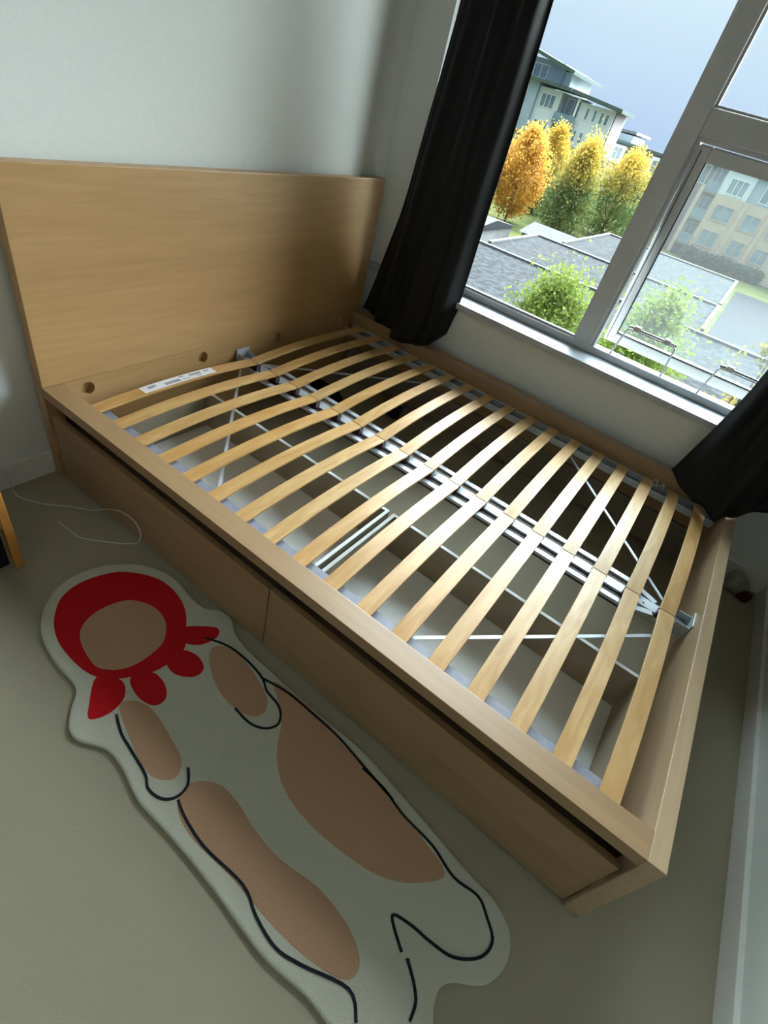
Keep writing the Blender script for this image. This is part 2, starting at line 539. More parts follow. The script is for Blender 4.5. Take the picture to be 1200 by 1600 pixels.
# wire safety guards standing on the lower frame, each with a white bar and two clips
for gx0, gx1 in ((1.277, 1.516), (1.686, 1.925)):
    gy = 1.884
    g = MB().tube([(gx0, gy, 0.630), (gx0 + 0.017, gy + 0.002, 0.755), (gx0 + 0.024, gy + 0.002, 0.764),
                   (gx1 - 0.012, gy + 0.002, 0.766), (gx1 - 0.004, gy + 0.002, 0.757), (gx1 + 0.004, gy, 0.630)], 0.0042, 8)
    go = g.build('wire_guard', 'steel', win, smooth=True)
    MB().box(gx0 + 0.016, gx1 - 0.004, gy + 0.006, gy + 0.014, 0.764, 0.776).build('white_bar', 'vinyl', go, 0.002)
    for cx in (gx0 + 0.055, gx1 - 0.045):
        MB().box(cx - 0.014, cx + 0.014, gy - 0.004, gy + 0.018, 0.762, 0.784).build('clip', 'steel', go, 0.002)

# ================================================================ bed frame
BW, BL, RH, HH = 1.686, 2.030, 0.364, 0.984
RW, FT, HT = 0.066, 0.0375, 0.040
bed = thing('bed_frame', (1.0, BW / 2, 0.0),
            'pale oak veneer bed frame with tall headboard and low footboard under the window', 'bed frame')
hb = MB().box(-HT, 0.0, 0.0, BW, RH, HH).build('headboard', 'oak_y', bed, 0.002)
# lower panel of the headboard with its four bolt holes
HOLES, HZ, HR = (0.145, 0.630, 1.057, 1.540), 0.321, 0.024
lp = MB()
xf, xb = -0.003, -0.022
def rect(a, b, c, d):
    lp.add([(xf, a, c), (xf, b, c), (xf, b, d), (xf, a, d)], [(0, 1, 2, 3)])
sq = 0.034
prev = 0.0
for hy in HOLES:
    rect(prev, hy - sq, 0, RH)
    rect(hy - sq, hy + sq, 0, HZ - sq)
    rect(hy - sq, hy + sq, HZ + sq, RH)
    n = 32
    vs = []
    for k in range(n):
        a = 2 * math.pi * (k + 0.5) / n
        ca, sa_ = math.cos(a), math.sin(a)
        q = sq / max(abs(ca), abs(sa_))
        vs += [(xf, hy + ca * HR, HZ + sa_ * HR), (xf, hy + ca * q, HZ + sa_ * q), (xb, hy + ca * HR, HZ + sa_ * HR)]
    fs = []
    for k in range(n):
        j = (k + 1) % n
        fs += [(3 * k, 3 * k + 1, 3 * j + 1, 3 * j), (3 * k, 3 * j, 3 * j + 2, 3 * k + 2)]
    lp.add(vs, fs)
    prev = hy + sq
rect(prev, BW, 0, RH)
lp.cur = 1
lp.box(-HT, xb, 0.0, BW, 0.0, RH)
lp.cur = 0
lp.add([(xf, 0, 0), (xb, 0, 0), (xb, 0, RH), (xf, 0, RH)], [(0, 1, 2, 3)])
lp.add([(xf, BW, 0), (xb, BW, 0), (xb, BW, RH), (xf, BW, RH)], [(0, 1, 2, 3)])
lower = lp.build('headboard_base', ['oak_y', 'oak_dim'], bed)
fb = MB().box(BL, BL + FT, 0.0, BW, 0.0, RH).build('footboard', 'oak_foot', bed, 0.0016)
for near in (True, False):
    r = MB()
    if near:
        r.box(0.0, BL, 0.0, RW, 0.328, RH)
        MB().box(0.0, BL, 0.052, RW, 0.215, 0.328).build('rail_gap_shade', 'gap_shade', bed)  # board coloured dark to stand for the shadow gap above the drawers
    else:
        r.box(0.0, BL, BW - RW, BW, 0.302, RH).box(0.0, BL, BW - RW, BW - 0.042, 0.182, 0.302)
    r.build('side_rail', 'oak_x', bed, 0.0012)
    # galvanised ledge that carries the slat ends
    l = MB()
    if near:
        l.box(0.08, 1.976, RW, RW + 0.076, 0.2935, 0.296).box(0.08, 1.976, RW + 0.073, RW + 0.076, 0.282, 0.2935)
    else:
        l.cur = 1
        l.box(0.03, BL - 0.01, BW - RW - 0.075, BW - RW, 0.276, 0.279)
        l.cur = 0
        l.box(0.03, BL - 0.01, BW - RW - 0.082, BW - RW - 0.073, 0.272, 0.299)
        l.box(0.03, BL - 0.01, BW - RW - 0.020, BW - RW, 0.279, 0.299)
    l.build('slat_ledge', ['ledge_lavender' if near else 'galvanised', 'ledge_steel'], bed)
# closed panel under the far rail
MB().box(0.002, BL - 0.002, BW - 0.064, BW - 0.046, 0.012, 0.176).build('lower_panel', 'panel_grey', bed, 0.0012)
# mid beam: a wide channel with a centre plate and two outer flanges that bend in at the ends
yc = BW / 2
ZB = 0.276
bm_ = MB().box(0.012, BL - 0.012, yc - 0.022, yc + 0.022, 0.240, ZB)
beam = bm_.build('mid_beam', 'galvanised', bed, 0.002)
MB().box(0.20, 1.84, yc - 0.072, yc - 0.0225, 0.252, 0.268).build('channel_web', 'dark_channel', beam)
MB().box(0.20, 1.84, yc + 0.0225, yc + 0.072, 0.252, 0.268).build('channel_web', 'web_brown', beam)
for s in (-1, 1):
    def pt(x, d):
        return (x, yc + s * d, 0.270)
    pth = [pt(0.10, 0.030), pt(0.14, 0.046), pt(0.18, 0.062), pt(0.24, 0.066), pt(0.40, 0.066), pt(1.00, 0.066), pt(1.66, 0.066),
           pt(1.78, 0.066), pt(1.84, 0.062), pt(1.88, 0.046), pt(1.92, 0.030)]
    MB().strip(catmull(pth, False, 4), 0.021, 0.011).build('flange', 'galvanised', beam)
for x, dy in ((0.452, 0.004), (1.052, -0.006), (1.600, 0.0), (1.868, 0.008), (1.885, -0.007)):
    n = 10
    MB().add([(x + 0.004 * math.cos(2 * math.pi * k / n), yc + dy + 0.004 * math.sin(2 * math.pi * k / n), ZB + 0.0004) for k in range(n)],
             [list(range(n))]).build('screw_hole', 'gasket', beam)
for xa, xb_, s in ((0.0, 0.045, 1), (BL, BL - 0.045, -1)):
    b = MB()
    lo, hi = min(xa, xa + s * 0.003), max(xa, xa + s * 0.003)
    b.box(lo + 0.0005 * s, hi + 0.0005 * s, yc - 0.036, yc + 0.036, 0.245, 0.318)
    lo, hi = min(xa + s * 0.004, xb_), max(xa + s * 0.004, xb_)
    b.box(lo, hi, yc - 0.031, yc - 0.028, 0.245, 0.300)
    b.box(lo, hi, yc + 0.028, yc + 0.031, 0.245, 0.300)
    b.build('beam_bracket', 'galvanised', beam, 0.0008)
for xa, xr in ((2.010, 1.310), (0.030, 0.725)):
    for ya, yr in ((yc - 0.034, RW + 0.004), (yc + 0.034, BW - RW - 0.006)):
        MB().bar((xa, ya, 0.248), (xr, yr, 0.276 if ya < yc else 0.262), 0.011, 0.004).build('diagonal_stay', 'galvanised', bed)

# ================================================================ slatted base: 17 pairs of sprung slats
base = thing('slatted_bed_base', (1.03, yc, 0.292),
             'slatted base of seventeen pairs of arched birch slats inside the oak bed frame', 'bed base')
ZE, ZM, HUMP, TH, SW = 0.305, 0.307, 0.0175, 0.008, 0.048
YA, YJ, YZ = RW + 0.004, 0.805, BW - RW - 0.022
def zslat(y):
    """underside height of a slat at y"""
    a, b = (YA, YJ) if y <= YJ else (YZ, YJ)
    t = (y - a) / (b - a)
    return ZE + (ZM - ZE) * t + HUMP * 4 * t * (1 - t)
def slat_mesh(ya, yb, name):
    m = MB()
    n = 24
    vs, fs = [], []
    for i in range(n + 1):
        y = ya + (yb - ya) * i / n
        z = zslat(y)
        vs += [(-SW / 2, y, z), (SW / 2, y, z), (SW / 2, y, z + TH), (-SW / 2, y, z + TH)]
    for i in range(n):
        for k in range(4):
            fs.append((4 * i + k, 4 * i + (k + 1) % 4, 4 * i + 4 + (k + 1) % 4, 4 * i + 4 + k))
    fs += [(3, 2, 1, 0), tuple(4 * n + k for k in range(4))]
    m.add(vs, fs)
    return m.mesh(name, 'birch', 0.0012)
near_me = slat_mesh(YA, YJ - 0.0015, 'slat')
far_me = slat_mesh(YJ + 0.0015, YZ, 'slat')
holder_me = MB().box(-0.023, 0.023, YJ - 0.004, YJ + 0.020, ZB + 0.0005, ZM - 0.0005).box(
    -0.026, 0.026, YJ - 0.0012, YJ + 0.0012, ZM - 0.001, ZM + TH - 0.001).mesh('slat_holder', 'maroon_plastic')
first = None
for i in range(17):
    x = 0.1085 + i * 0.11506
    a = link('slat', near_me, base)
    a.location.x = x
    b = link('slat', far_me, base)
    b.location.x = x
    h = link('slat_holder', holder_me, base)
    h.location.x = x
    if i == 0:
        first = a
# printed paper label on the first slat
lb = MB()
def onslat(u0, u1, v0, v1, lift, n=14):
    vs, fs = [], []
    for i in range(n + 1):
        y = v0 + (v1 - v0) * i / n
        z = zslat(y) + TH + lift
        vs += [(u0, y, z), (u1, y, z)]
    fs = [(2 * i, 2 * i + 1, 2 * i + 3, 2 * i + 2) for i in range(n)]
    lb.add(vs, fs)
onslat(-0.021, 0.020, 0.275, 0.590, 0.0006)
lb.cur = 1
for u0, u1, v0, v1 in ((-0.012, 0.000, 0.300, 0.335), (-0.004, 0.012, 0.365, 0.430), (-0.015, -0.009, 0.435, 0.455), (0.004, 0.008, 0.440, 0.475),
                       (-0.012, 0.000, 0.478, 0.530), (0.006, 0.010, 0.500, 0.525), (-0.012, -0.004, 0.545, 0.570), (0.000, 0.004, 0.300, 0.320)):
    onslat(u0, u1, v0, v1, 0.0009, 5)
lo_ = lb.build('paper_label', ['paper', 'print_grey'], first)
lo_['label'] = 'white printed paper label'

# ================================================================ two storage drawers under the near side
def drawer(xa, xb, sxa, sxb, label):
    d = thing('storage_drawer', ((xa + xb) / 2, 0.3, 0.0), label, 'drawer', 'storage drawers under the bed')
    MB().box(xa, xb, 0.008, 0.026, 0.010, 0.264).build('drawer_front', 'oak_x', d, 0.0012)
    MB().box(sxa + 0.012, sxb - 0.012, 0.026, 0.600, 0.030, 0.037).build('drawer_bottom', 'drawer_white', d)
    bk = MB().box(sxa, sxb, 0.600, 0.612, 0.025, 0.198).build('drawer_back', 'drawer_taupe', d)
    MB().box(sxa, sxb, 0.600, 0.612, 0.198, 0.200).build('lit_edge', 'drawer_white', bk)  # white strip paints the light caught by the top edge
    for q in (sxa, sxb - 0.012):
        sd_ = MB().box(q, q + 0.012, 0.026, 0.600, 0.025, 0.198).build('drawer_side', 'drawer_taupe', d)
        MB().box(q, q + 0.012, 0.026, 0.600, 0.198, 0.200).build('lit_edge', 'drawer_white', sd_)  # same painted light along the top of each side
    for cx in (sxa + 0.08, sxb - 0.08):
        for cy in (0.08, 0.54):
            n = 16
            MB().tube([(cx - 0.010, cy, 0.016), (cx + 0.010, cy, 0.016)], 0.0155, n).build('caster', 'gasket', d)
drawer(0.006, 1.017, 0.045, 1.019, 'oak fronted storage drawer under the bed, the one beside the headboard')
drawer(1.021, BL - 0.006, 1.037, BL - 0.045, 'oak fronted storage drawer under the bed, the one beside the footboard')

# ================================================================ curtains
def lerp(a, b, t):
    return a + (b - a) * t
def interp(tab, v):
    for (a, fa), (b, fb_) in zip(tab, tab[1:]):
        if v <= b:
            t = (v - a) / (b - a)
            t = t * t * (3 - 2 * t) if False else t
            return lerp(fa, fb_, t)
    return tab[-1][1]
def curtain(left, right, depth, folds, amp, hem, name, label, seed, ztop=2.34, curl=False):
    """left/right: x against height fraction; depth: y of the hem bulge across; hem: z of the hem across"""
    rnd = random.Random(seed)
    nu, nv = 150, 70
    ph = [rnd.uniform(-0.5, 0.5) for _ in range(6)]
    vs, fs = [], []
    for j in range(nv + 1):
        v = j / nv
        for i in range(nu + 1):
            u = i / nu
            zb = interp(hem, u)
            z = lerp(zb, ztop, v ** 1.15)
            x = lerp(interp(left, v), interp(right, v), u)
            fo = math.sin(2 * math.pi * (folds * u + 0.12 * math.sin(3 * v + ph[0]) + ph[1]))
            fo += 0.35 * math.sin(2 * math.pi * (folds * 2.3 * u + 0.2 * math.sin(2.2 * v + ph[2]) + ph[3]))
            k = math.exp(-v * 3.2)
            y = lerp(1.655, interp(depth, u), k) + amp * fo * (1.0 + 0.3 * math.sin(5 * v + 4 * u))
            if curl and u > 0.72:
                c_ = (u - 0.72) / 0.28
                y += 0.060 * c_ ** 1.4
                x -= 0.030 * c_ ** 2
            y += 0.004 * math.sin(23 * v + 9 * u + ph[4]) * (1 - v)
            x += 0.006 * math.sin(7 * v + 11 * u + ph[5])
            vs.append((x, y, z))
    for j in range(nv):
        for i in range(nu):
            a = j * (nu + 1) + i
            fs.append((a, a + 1, a + nu + 2, a + nu + 1))
    me = bpy.data.meshes.new(name)
    me.from_pydata(vs, [], fs)
    me.materials.append(MATS['curtain_cloth'])
    me.polygons.foreach_set('use_smooth', [True] * len(me.polygons))
    o = link(name, me)
    so = o.modifiers.new('thickness', 'SOLIDIFY')
    so.thickness = 0.003
    return tag(o, label, 'curtain', 'curtains at the window')
curtain([(0, 0.035), (0.3, 0.12), (0.65, 0.185), (1, 0.22)], [(0, 0.555), (0.10, 0.580), (0.6, 0.557), (1, 0.54)],
        [(0, 1.655), (0.3, 1.63), (0.62, 1.575), (0.85, 1.60), (1, 1.665)], 3.2, 0.017,
        [(0, 0.385), (0.2, 0.372), (0.55, 0.345), (0.7, 0.352), (0.9, 0.380), (1, 0.430)],
        'curtain', 'dark charcoal curtain hanging in folds beside the headboard', 3, curl=True)
curtain([(0, 1.775), (0.25, 1.822), (1, 1.88)], [(0, 2.33), (1, 2.34)],
        [(0, 1.640), (0.2, 1.52), (0.42, 1.475), (0.6, 1.57), (0.75, 1.64), (1, 1.67)], 3.0, 0.016,
        [(0, 0.374), (0.2, 0.348), (0.42, 0.346), (0.45, 0.372), (0.54, 0.374), (0.7, 0.425), (1, 0.47)],
        'curtain', 'dark charcoal curtain draped down onto the footboard corner', 8)
rod = MB().tube([(0.0, 1.655, 2.36), (2.36, 1.655, 2.36)], 0.012, 12).build('curtain_rod', 'steel', None, smooth=True)
tag(rod, 'thin steel curtain rod above the window carrying both dark curtains', 'curtain rod')
for x in (0.06, 1.14, 2.28):
    MB().box(x - 0.008, x + 0.008, 1.655, 1.7495, 2.352, 2.368).build('rod_bracket', 'steel', rod)

RUG_OUT=[(0.460,-0.154),(0.514,-0.074),(0.572,-0.038),(0.651,-0.018),(0.736,-0.028),(0.797,-0.030),(0.842,-0.002),(0.890,0.002),(0.940,-0.025),(1.012,-0.037),(1.147,-0.041),(1.296,-0.043),(1.445,-0.039),(1.589,-0.058),(1.718,-0.078),(1.812,-0.093),(1.891,-0.102),(1.938,-0.127),(1.958,-0.163),(1.956,-0.209),(1.931,-0.252),(1.877,-0.287),(1.860,-0.313),(1.865,-0.343),(1.876,-0.363),(1.894,-0.393),(1.876,-0.431),(1.828,-0.469),(1.766,-0.487),(1.707,-0.489),(1.650,-0.486),(1.578,-0.493),(1.522,-0.495),(1.397,-0.484),(1.287,-0.478),(1.201,-0.477),(1.121,-0.477),(1.035,-0.458),(0.980,-0.455),(0.948,-0.466),(0.905,-0.487),(0.863,-0.483),(0.823,-0.454),(0.779,-0.416),(0.685,-0.412),(0.598,-0.397),(0.530,-0.365),(0.477,-0.312),(0.447,-0.239)]
RUG_RED=[(0.503,-0.153),(0.529,-0.113),(0.580,-0.075),(0.643,-0.052),(0.721,-0.056),(0.786,-0.082),(0.845,-0.130),(0.881,-0.166),(0.884,-0.238),(0.869,-0.279),(0.838,-0.327),(0.804,-0.359),(0.749,-0.377),(0.664,-0.378),(0.601,-0.365),(0.548,-0.337),(0.500,-0.289),(0.485,-0.222)]
RUG_RED_IN=[(0.639,-0.160),(0.693,-0.133),(0.747,-0.133),(0.790,-0.154),(0.823,-0.193),(0.831,-0.252),(0.822,-0.298),(0.798,-0.331),(0.763,-0.350),(0.707,-0.345),(0.656,-0.329),(0.624,-0.301),(0.609,-0.253),(0.616,-0.199)]
RUG_LOBES=[[(0.820,-0.115),(0.862,-0.068),(0.892,-0.050),(0.912,-0.075),(0.896,-0.125),(0.850,-0.150)],
 [(0.872,-0.215),(0.880,-0.165),(0.925,-0.150),(0.966,-0.165),(0.965,-0.200),(0.920,-0.228)],
 [(0.853,-0.312),(0.874,-0.265),(0.925,-0.262),(0.964,-0.285),(0.960,-0.318),(0.910,-0.330)],
 [(0.790,-0.365),(0.842,-0.330),(0.888,-0.352),(0.900,-0.400),(0.880,-0.440),(0.845,-0.420)]]
RUG_TAN=[[(0.952,-0.135),(0.932,-0.095),(0.982,-0.067),(1.053,-0.075),(1.099,-0.087),(1.154,-0.106),(1.180,-0.140),(1.164,-0.171),(1.114,-0.185),(1.039,-0.179)],
 [(0.905,-0.378),(0.906,-0.349),(0.940,-0.330),(0.991,-0.329),(1.059,-0.342),(1.119,-0.358),(1.144,-0.389),(1.125,-0.416),(1.086,-0.427),(1.018,-0.414)],
 [(1.134,-0.059),(1.229,-0.049),(1.349,-0.051),(1.472,-0.066),(1.581,-0.085),(1.686,-0.108),(1.767,-0.134),(1.734,-0.184),(1.672,-0.227),(1.595,-0.250),(1.468,-0.262),(1.358,-0.246),(1.284,-0.199),(1.222,-0.118)],
 [(1.203,-0.433),(1.178,-0.401),(1.189,-0.364),(1.236,-0.337),(1.295,-0.337),(1.371,-0.352),(1.455,-0.355),(1.558,-0.341),(1.650,-0.353),(1.700,-0.379),(1.705,-0.411),(1.671,-0.431),(1.597,-0.445),(1.510,-0.449),(1.391,-0.445),(1.273,-0.450)]]
RUG_LINES=[[(0.889,-0.097),(0.958,-0.070),(1.034,-0.065),(1.103,-0.074),(1.140,-0.093),(1.188,-0.100),(1.216,-0.116),(1.230,-0.142),(1.212,-0.171),(1.173,-0.187),(1.114,-0.185)],
 [(1.103,-0.074),(1.187,-0.057),(1.282,-0.055),(1.377,-0.057),(1.470,-0.071),(1.579,-0.086)],
 [(1.473,-0.076),(1.547,-0.080),(1.618,-0.097),(1.712,-0.105),(1.787,-0.127),(1.851,-0.122),(1.887,-0.144),(1.916,-0.174),(1.906,-0.215),(1.858,-0.252),(1.802,-0.262),(1.754,-0.265),(1.712,-0.278),(1.763,-0.315)],
 [(0.914,-0.392),(0.965,-0.412),(1.011,-0.420),(1.086,-0.433),(1.119,-0.448),(1.159,-0.441),(1.180,-0.417),(1.177,-0.385),(1.147,-0.360)],
 [(1.187,-0.420),(1.232,-0.434),(1.309,-0.444),(1.423,-0.439),(1.484,-0.459),(1.550,-0.470),(1.609,-0.458),(1.709,-0.427),(1.750,-0.455)],
 [(1.778,-0.316),(1.808,-0.337),(1.829,-0.360),(1.834,-0.390)]]

# ================================================================ the rug: cream, with tan, red and dark inlays
rugE = thing('shaped_rug', (1.2, -0.25, 0.0), 'long cream tufted rug with red and tan patches on the carpet', 'rug')
pad(catmull(RUG_OUT, True, 4), [(0.0005, 0.002), (0.004, 0.0), (0.009, 0.0005), (0.0115, 0.003), (0.0125, 0.007)]).build('cream_pile', 'rug_cream', rugE)
def inlay(pts, name, mat, z, parent=rugE, n=4):
    return pad(catmull(pts, True, n), [(0.0120, 0.0), (z - 0.0004, 0.0), (z, 0.002)]).build(name, mat, parent)
for p in RUG_TAN:
    inlay(p, 'tan_patch', 'rug_tan', 0.0133)
for p in RUG_LOBES:
    inlay(p, 'red_patch', 'rug_red', 0.0133)
inlay(RUG_RED, 'red_round_patch', 'rug_red', 0.0136)
inlay(RUG_RED_IN, 'tan_oval_patch', 'rug_tan', 0.0140)
for p in RUG_LINES:
    q = catmull(p, False, 5)
    MB().strip([(x, y, 0.0136) for x, y in q], 0.0062, 0.0016).build('dark_line', 'rug_dark', rugE)

# ================================================================ small things on the floor
cable = MB().tube(catmull([(-0.036, -0.172, 0.135), (-0.036, -0.162, 0.09), (-0.034, -0.153, 0.045), (-0.022, -0.156, 0.004), (0.02, -0.158, 0.003),
                           (0.083, -0.130, 0.003), (0.16, -0.066, 0.003), (0.225, -0.020, 0.006), (0.286, -0.010, 0.049), (0.364, -0.007, 0.093),
                           (0.433, -0.007, 0.106), (0.469, -0.008, 0.078), (0.458, -0.010, 0.024), (0.427, -0.030, 0.003), (0.367, -0.081, 0.003),
                           (0.309, -0.121, 0.003), (0.257, -0.127, 0.003), (0.201, -0.132, 0.003)], False, 6), 0.0020, 7)
tag(cable.build('white_cable', 'cable_white', None, smooth=True),
    'thin white cable looping over the carpet against the drawer front', 'cable')

# honey coloured side table at the left edge, a dark bin under it
tb = thing('side_table', (0.17, -0.46, 0.0), 'honey coloured wooden side table at the left edge by the head wall', 'side table')
TX0, TX1, TY0, TY1 = 0.01, 0.312, -0.64, -0.292
for lx in (TX0, TX1 - 0.024):
    for ly in (TY0, TY1 - 0.024):
        MB().box(lx, lx + 0.024, ly, ly + 0.024, 0.0, 0.52).build('leg', 'honey_wood', tb, 0.003)
for lx in (TX0 + 0.005, TX1 - 0.019):
    MB().box(lx, lx + 0.014, TY0 + 0.024, TY1 - 0.024, 0.165, 0.195).build('stretcher', 'honey_wood', tb, 0.002)
for ly in (TY0 + 0.005, TY1 - 0.019):
    MB().box(TX0 + 0.024, TX1 - 0.024, ly, ly + 0.014, 0.165, 0.195).build('stretcher', 'honey_wood', tb, 0.002)
MB().box(TX0 - 0.015, TX1 + 0.015, TY0 - 0.015, TY1 + 0.015, 0.52, 0.545).build('table_top', 'honey_wood', tb, 0.004)
def bin_(x0, x1, y0, y1, z0, z1, ins):
    m = MB()
    o = [(x0 + ins, y0 + ins), (x1 - ins, y0 + ins), (x1 - ins, y1 - ins), (x0 + ins, y1 - ins)]
    t = [(x0, y0), (x1, y0), (x1, y1), (x0, y1)]
    w = 0.006
    ti = [(x0 + w, y0 + w), (x1 - w, y0 + w), (x1 - w, y1 - w), (x0 + w, y1 - w)]
    bi = [(a + (w if a < (x0 + x1) / 2 else -w), b + (w if b < (y0 + y1) / 2 else -w)) for a, b in o]
    vs = [(a, b, z0) for a, b in o] + [(a, b, z1) for a, b in t] + [(a, b, z1) for a, b in ti] + [(a, b, z0 + w) for a, b in bi]
    fs = [(0, 1, 2, 3), (12, 13, 14, 15)]
    for L in range(3):
        for k in range(4):
            fs.append((4 * L + k, 4 * L + (k + 1) % 4, 4 * L + 4 + (k + 1) % 4, 4 * L + 4 + k))
    return m.add(vs, fs)
tag(bin_(0.036, 0.288, -0.61, -0.316, 0.001, 0.40, 0.004).build('fabric_bin', 'black_cloth', None, 0.003),
    'black open fabric bin standing under the honey coloured side table', 'bin')

def lump(name, mat, c, r, label, cat, seed, parent=None):
    """a crumpled little bundle of cloth resting at height c.z"""
    rnd = random.Random(seed)
    bm = bmesh.new()
    bmesh.ops.create_icosphere(bm, subdivisions=4, radius=1.0)
    dirs = [(Vector((rnd.gauss(0, 1), rnd.gauss(0, 1), rnd.gauss(0, 1))).normalized(), rnd.uniform(3, 8), rnd.uniform(0, 6)) for _ in range(7)]
    for v in bm.verts:
        n = v.co.normalized()
        k = 1 + 0.07 * sum(math.sin(f * n.dot(d) + p) for d, f, p in dirs)
        v.co = Vector((n.x * r[0] * k, n.y * r[1] * k, n.z * r[2] * k))
        v.co.z = max(v.co.z, -0.75 * r[2]) + 0.75 * r[2]
        v.co += Vector(c)
    me = bpy.data.meshes.new(name)
    bm.to_mesh(me)
    bm.free()
    me.materials.append(MATS[mat])
    me.polygons.foreach_set('use_smooth', [True] * len(me.polygons))
    o = link(name, me, parent)
    if label:
        tag(o, label, cat)
    return o
lump('cloth_bundle', 'black_cloth', (0.16, 1.28, 0.0), (0.10, 0.075, 0.05), 'black crumpled cloth on the carpet under the bed near the headboard', 'cloth', 1)
lump('cloth_bundle', 'navy_cloth', (0.46, 1.49, 0.0), (0.055, 0.05, 0.05), 'navy crumpled cloth on the carpet under the slats by the far rail', 'cloth', 2)
kn = lump('cloth_bundle', 'grey_cloth', (2.270, 1.665, 0.0), (0.045, 0.042, 0.05),
          'small grey bundle with a maroon end in the corner beyond the footboard', 'cloth', 4)
lump('maroon_end', 'maroon_cloth', (2.325, 1.640, 0.0), (0.028, 0.040, 0.022), None, None, 5, kn)
st_ = MB().tube(catmull([(1.745, 1.585, 0.296), (1.760, 1.600, 0.300), (1.750, 1.613, 0.318), (1.738, 1.603, 0.300), (1.752, 1.590, 0.299),
                         (1.772, 1.603, 0.300), (1.785, 1.610, 0.315), (1.790, 1.598, 0.298)], False, 5), 0.0028, 7)
tag(st_.build('string_loop', 'cable_white', None, smooth=True), 'small tangle of beige string on the far slat ledge', 'string')

# ================================================================ outdoors
GZ = -6.6
g_ = MB().box(-220, 220, 3.5, 330, GZ - 0.5, GZ).build('ground', 'grass')
tag(g_, kind='structure')
rd_ = MB().box(1.6, 9.5, 6.0, 62.0, GZ, GZ + 0.04).build('lane', 'asphalt')
tag(rd_, kind='structure')

def garage(x0, x1, y0, y1, zt, label, front=True):
    t = thing('low_garage', ((x0 + x1) / 2, (y0 + y1) / 2, GZ), label, 'garage', 'flat roofed garages below the window')
    MB().box(x0 + 0.3, x1 - 0.3, y0 + 0.3, y1 - 0.3, GZ, zt - 0.45).build('wall', 'concrete', t)
    MB().box(x0, x1, y0, y1, zt - 0.45, zt - 0.02).build('roof_slab', 'gravel_roof', t)
    w = 0.16
    for a, b, c, d in ((x0, x1, y0, y0 + w), (x0, x1, y1 - w, y1), (x0, x0 + w, y0 + w, y1 - w), (x1 - w, x1, y0 + w, y1 - w))[0 if front else 1:]:
        MB().box(a, b, c, d, zt - 0.03, zt + 0.07).build('roof_edge', 'roof_trim', t)
    return t
garage(-26.0, 8.5, 13.5, 23.4, -3.42, 'nearest grey gravel flat roof just outside the window')
garage(-8.7, 1.4, 23.8, 30.3, -3.40, 'middle of the three grey gravel flat roofs', False)
garage(-7.4, 1.4, 30.7, 40.8, -3.40, 'farthest of the three gravel flat roofs, below the green trees', False)
for i, (x0, x1, y0, y1) in enumerate(((-19.5, -11.6, 28.0, 34.5), (-11.0, -8.0, 33.5, 38.0))):
    t = thing('slate_shed', ((x0 + x1) / 2, (y0 + y1) / 2, GZ),
              ('low slate coloured shed roof left of the flat garages beside the lawn', 'small slate shed roof under the tall green tree')[i], 'shed')
    zt = -3.75
    MB().box(x0 + 0.2, x1 - 0.2, y0 + 0.2, y1 - 0.2, GZ, zt - 0.3).build('wall', 'concrete', t)
    ym = (y0 + y1) / 2
    MB().add([(x0, y0, zt - 0.3), (x1, y0, zt - 0.3), (x1, y1, zt - 0.3), (x0, y1, zt - 0.3), (x0, ym, zt + 0.15), (x1, ym, zt + 0.15)],
             [(0, 1, 5, 4), (2, 3, 4, 5), (0, 4, 3), (1, 2, 5), (3, 2, 1, 0)]).build('roof', 'slate_roof', t)

def tree(name, pos, h, rx, base, shape, mat, nl, ls, label, cat='tree', group='trees outside the window', seed=0):
    """trunk with limbs and a crown of single leaves; shape(t) = radius fraction at height t of the crown"""
    rnd = random.Random(seed)
    t = thing(name, pos, label, cat, group)
    px, py, pz = pos
    tr = MB()
    hr = max(0.05, rx * 0.05)
    tr.tube([(px, py, pz), (px + 0.05, py, pz + h * 0.3), (px - 0.03, py, pz + h * 0.65), (px, py, pz + h * 0.9)], [hr, hr * 0.8, hr * 0.5, hr * 0.15], 8)
    for k in range(9):
        a = rnd.uniform(0, 6.28)
        z = pz + h * rnd.uniform(base * 0.8, 0.6)
        rr = rx * rnd.uniform(0.5, 0.8)
        tr.tube([(px, py, z), (px + rr * 0.5 * math.cos(a), py + rr * 0.5 * math.sin(a), z + h * 0.12),
                 (px + rr * math.cos(a), py + rr * math.sin(a), z + h * 0.27)], [hr * 0.45, hr * 0.3, hr * 0.1], 6)
    tr.build('trunk', 'bark', t)
    # leafy sprays: clumps of leaves around twig ends
    vs, fs = [], []
    nc = max(24, nl // 45)
    clumps = []
    for _ in range(nc):
        tt = rnd.random() ** 0.85
        R = rx * shape(tt)
        a = rnd.uniform(0, 6.28)
        q = rnd.random() ** 0.42
        clumps.append((Vector((px + R * q * math.cos(a), py + R * q * math.sin(a), pz + h * (base + (1 - base) * tt))), rx * rnd.uniform(0.13, 0.26)))
    for i in range(nl):
        c, cr_ = clumps[i % nc]
        p = c + Vector((rnd.gauss(0, cr_ * 0.6), rnd.gauss(0, cr_ * 0.6), rnd.gauss(0.0, cr_ * 0.85)))
        u = Vector((rnd.gauss(0, 1), rnd.gauss(0, 1), rnd.gauss(0, 1) + 0.5)).normalized()
        w = u.cross(Vector((rnd.gauss(0, 1), rnd.gauss(0, 1), rnd.gauss(0, 1)))).normalized()
        s = ls * rnd.uniform(0.6, 1.3)
        o = len(vs)
        vs += [p, p + u * s * 0.5 + w * s * 0.32, p + u * s, p + u * s * 0.5 - w * s * 0.32]
        fs.append((o, o + 1, o + 2, o + 3))
    me = bpy.data.meshes.new('foliage')
    me.from_pydata([tuple(v) for v in vs], [], fs)
    me.materials.append(mat)
    c = link('foliage', me, t)
    c['kind'] = 'stuff'
    return t
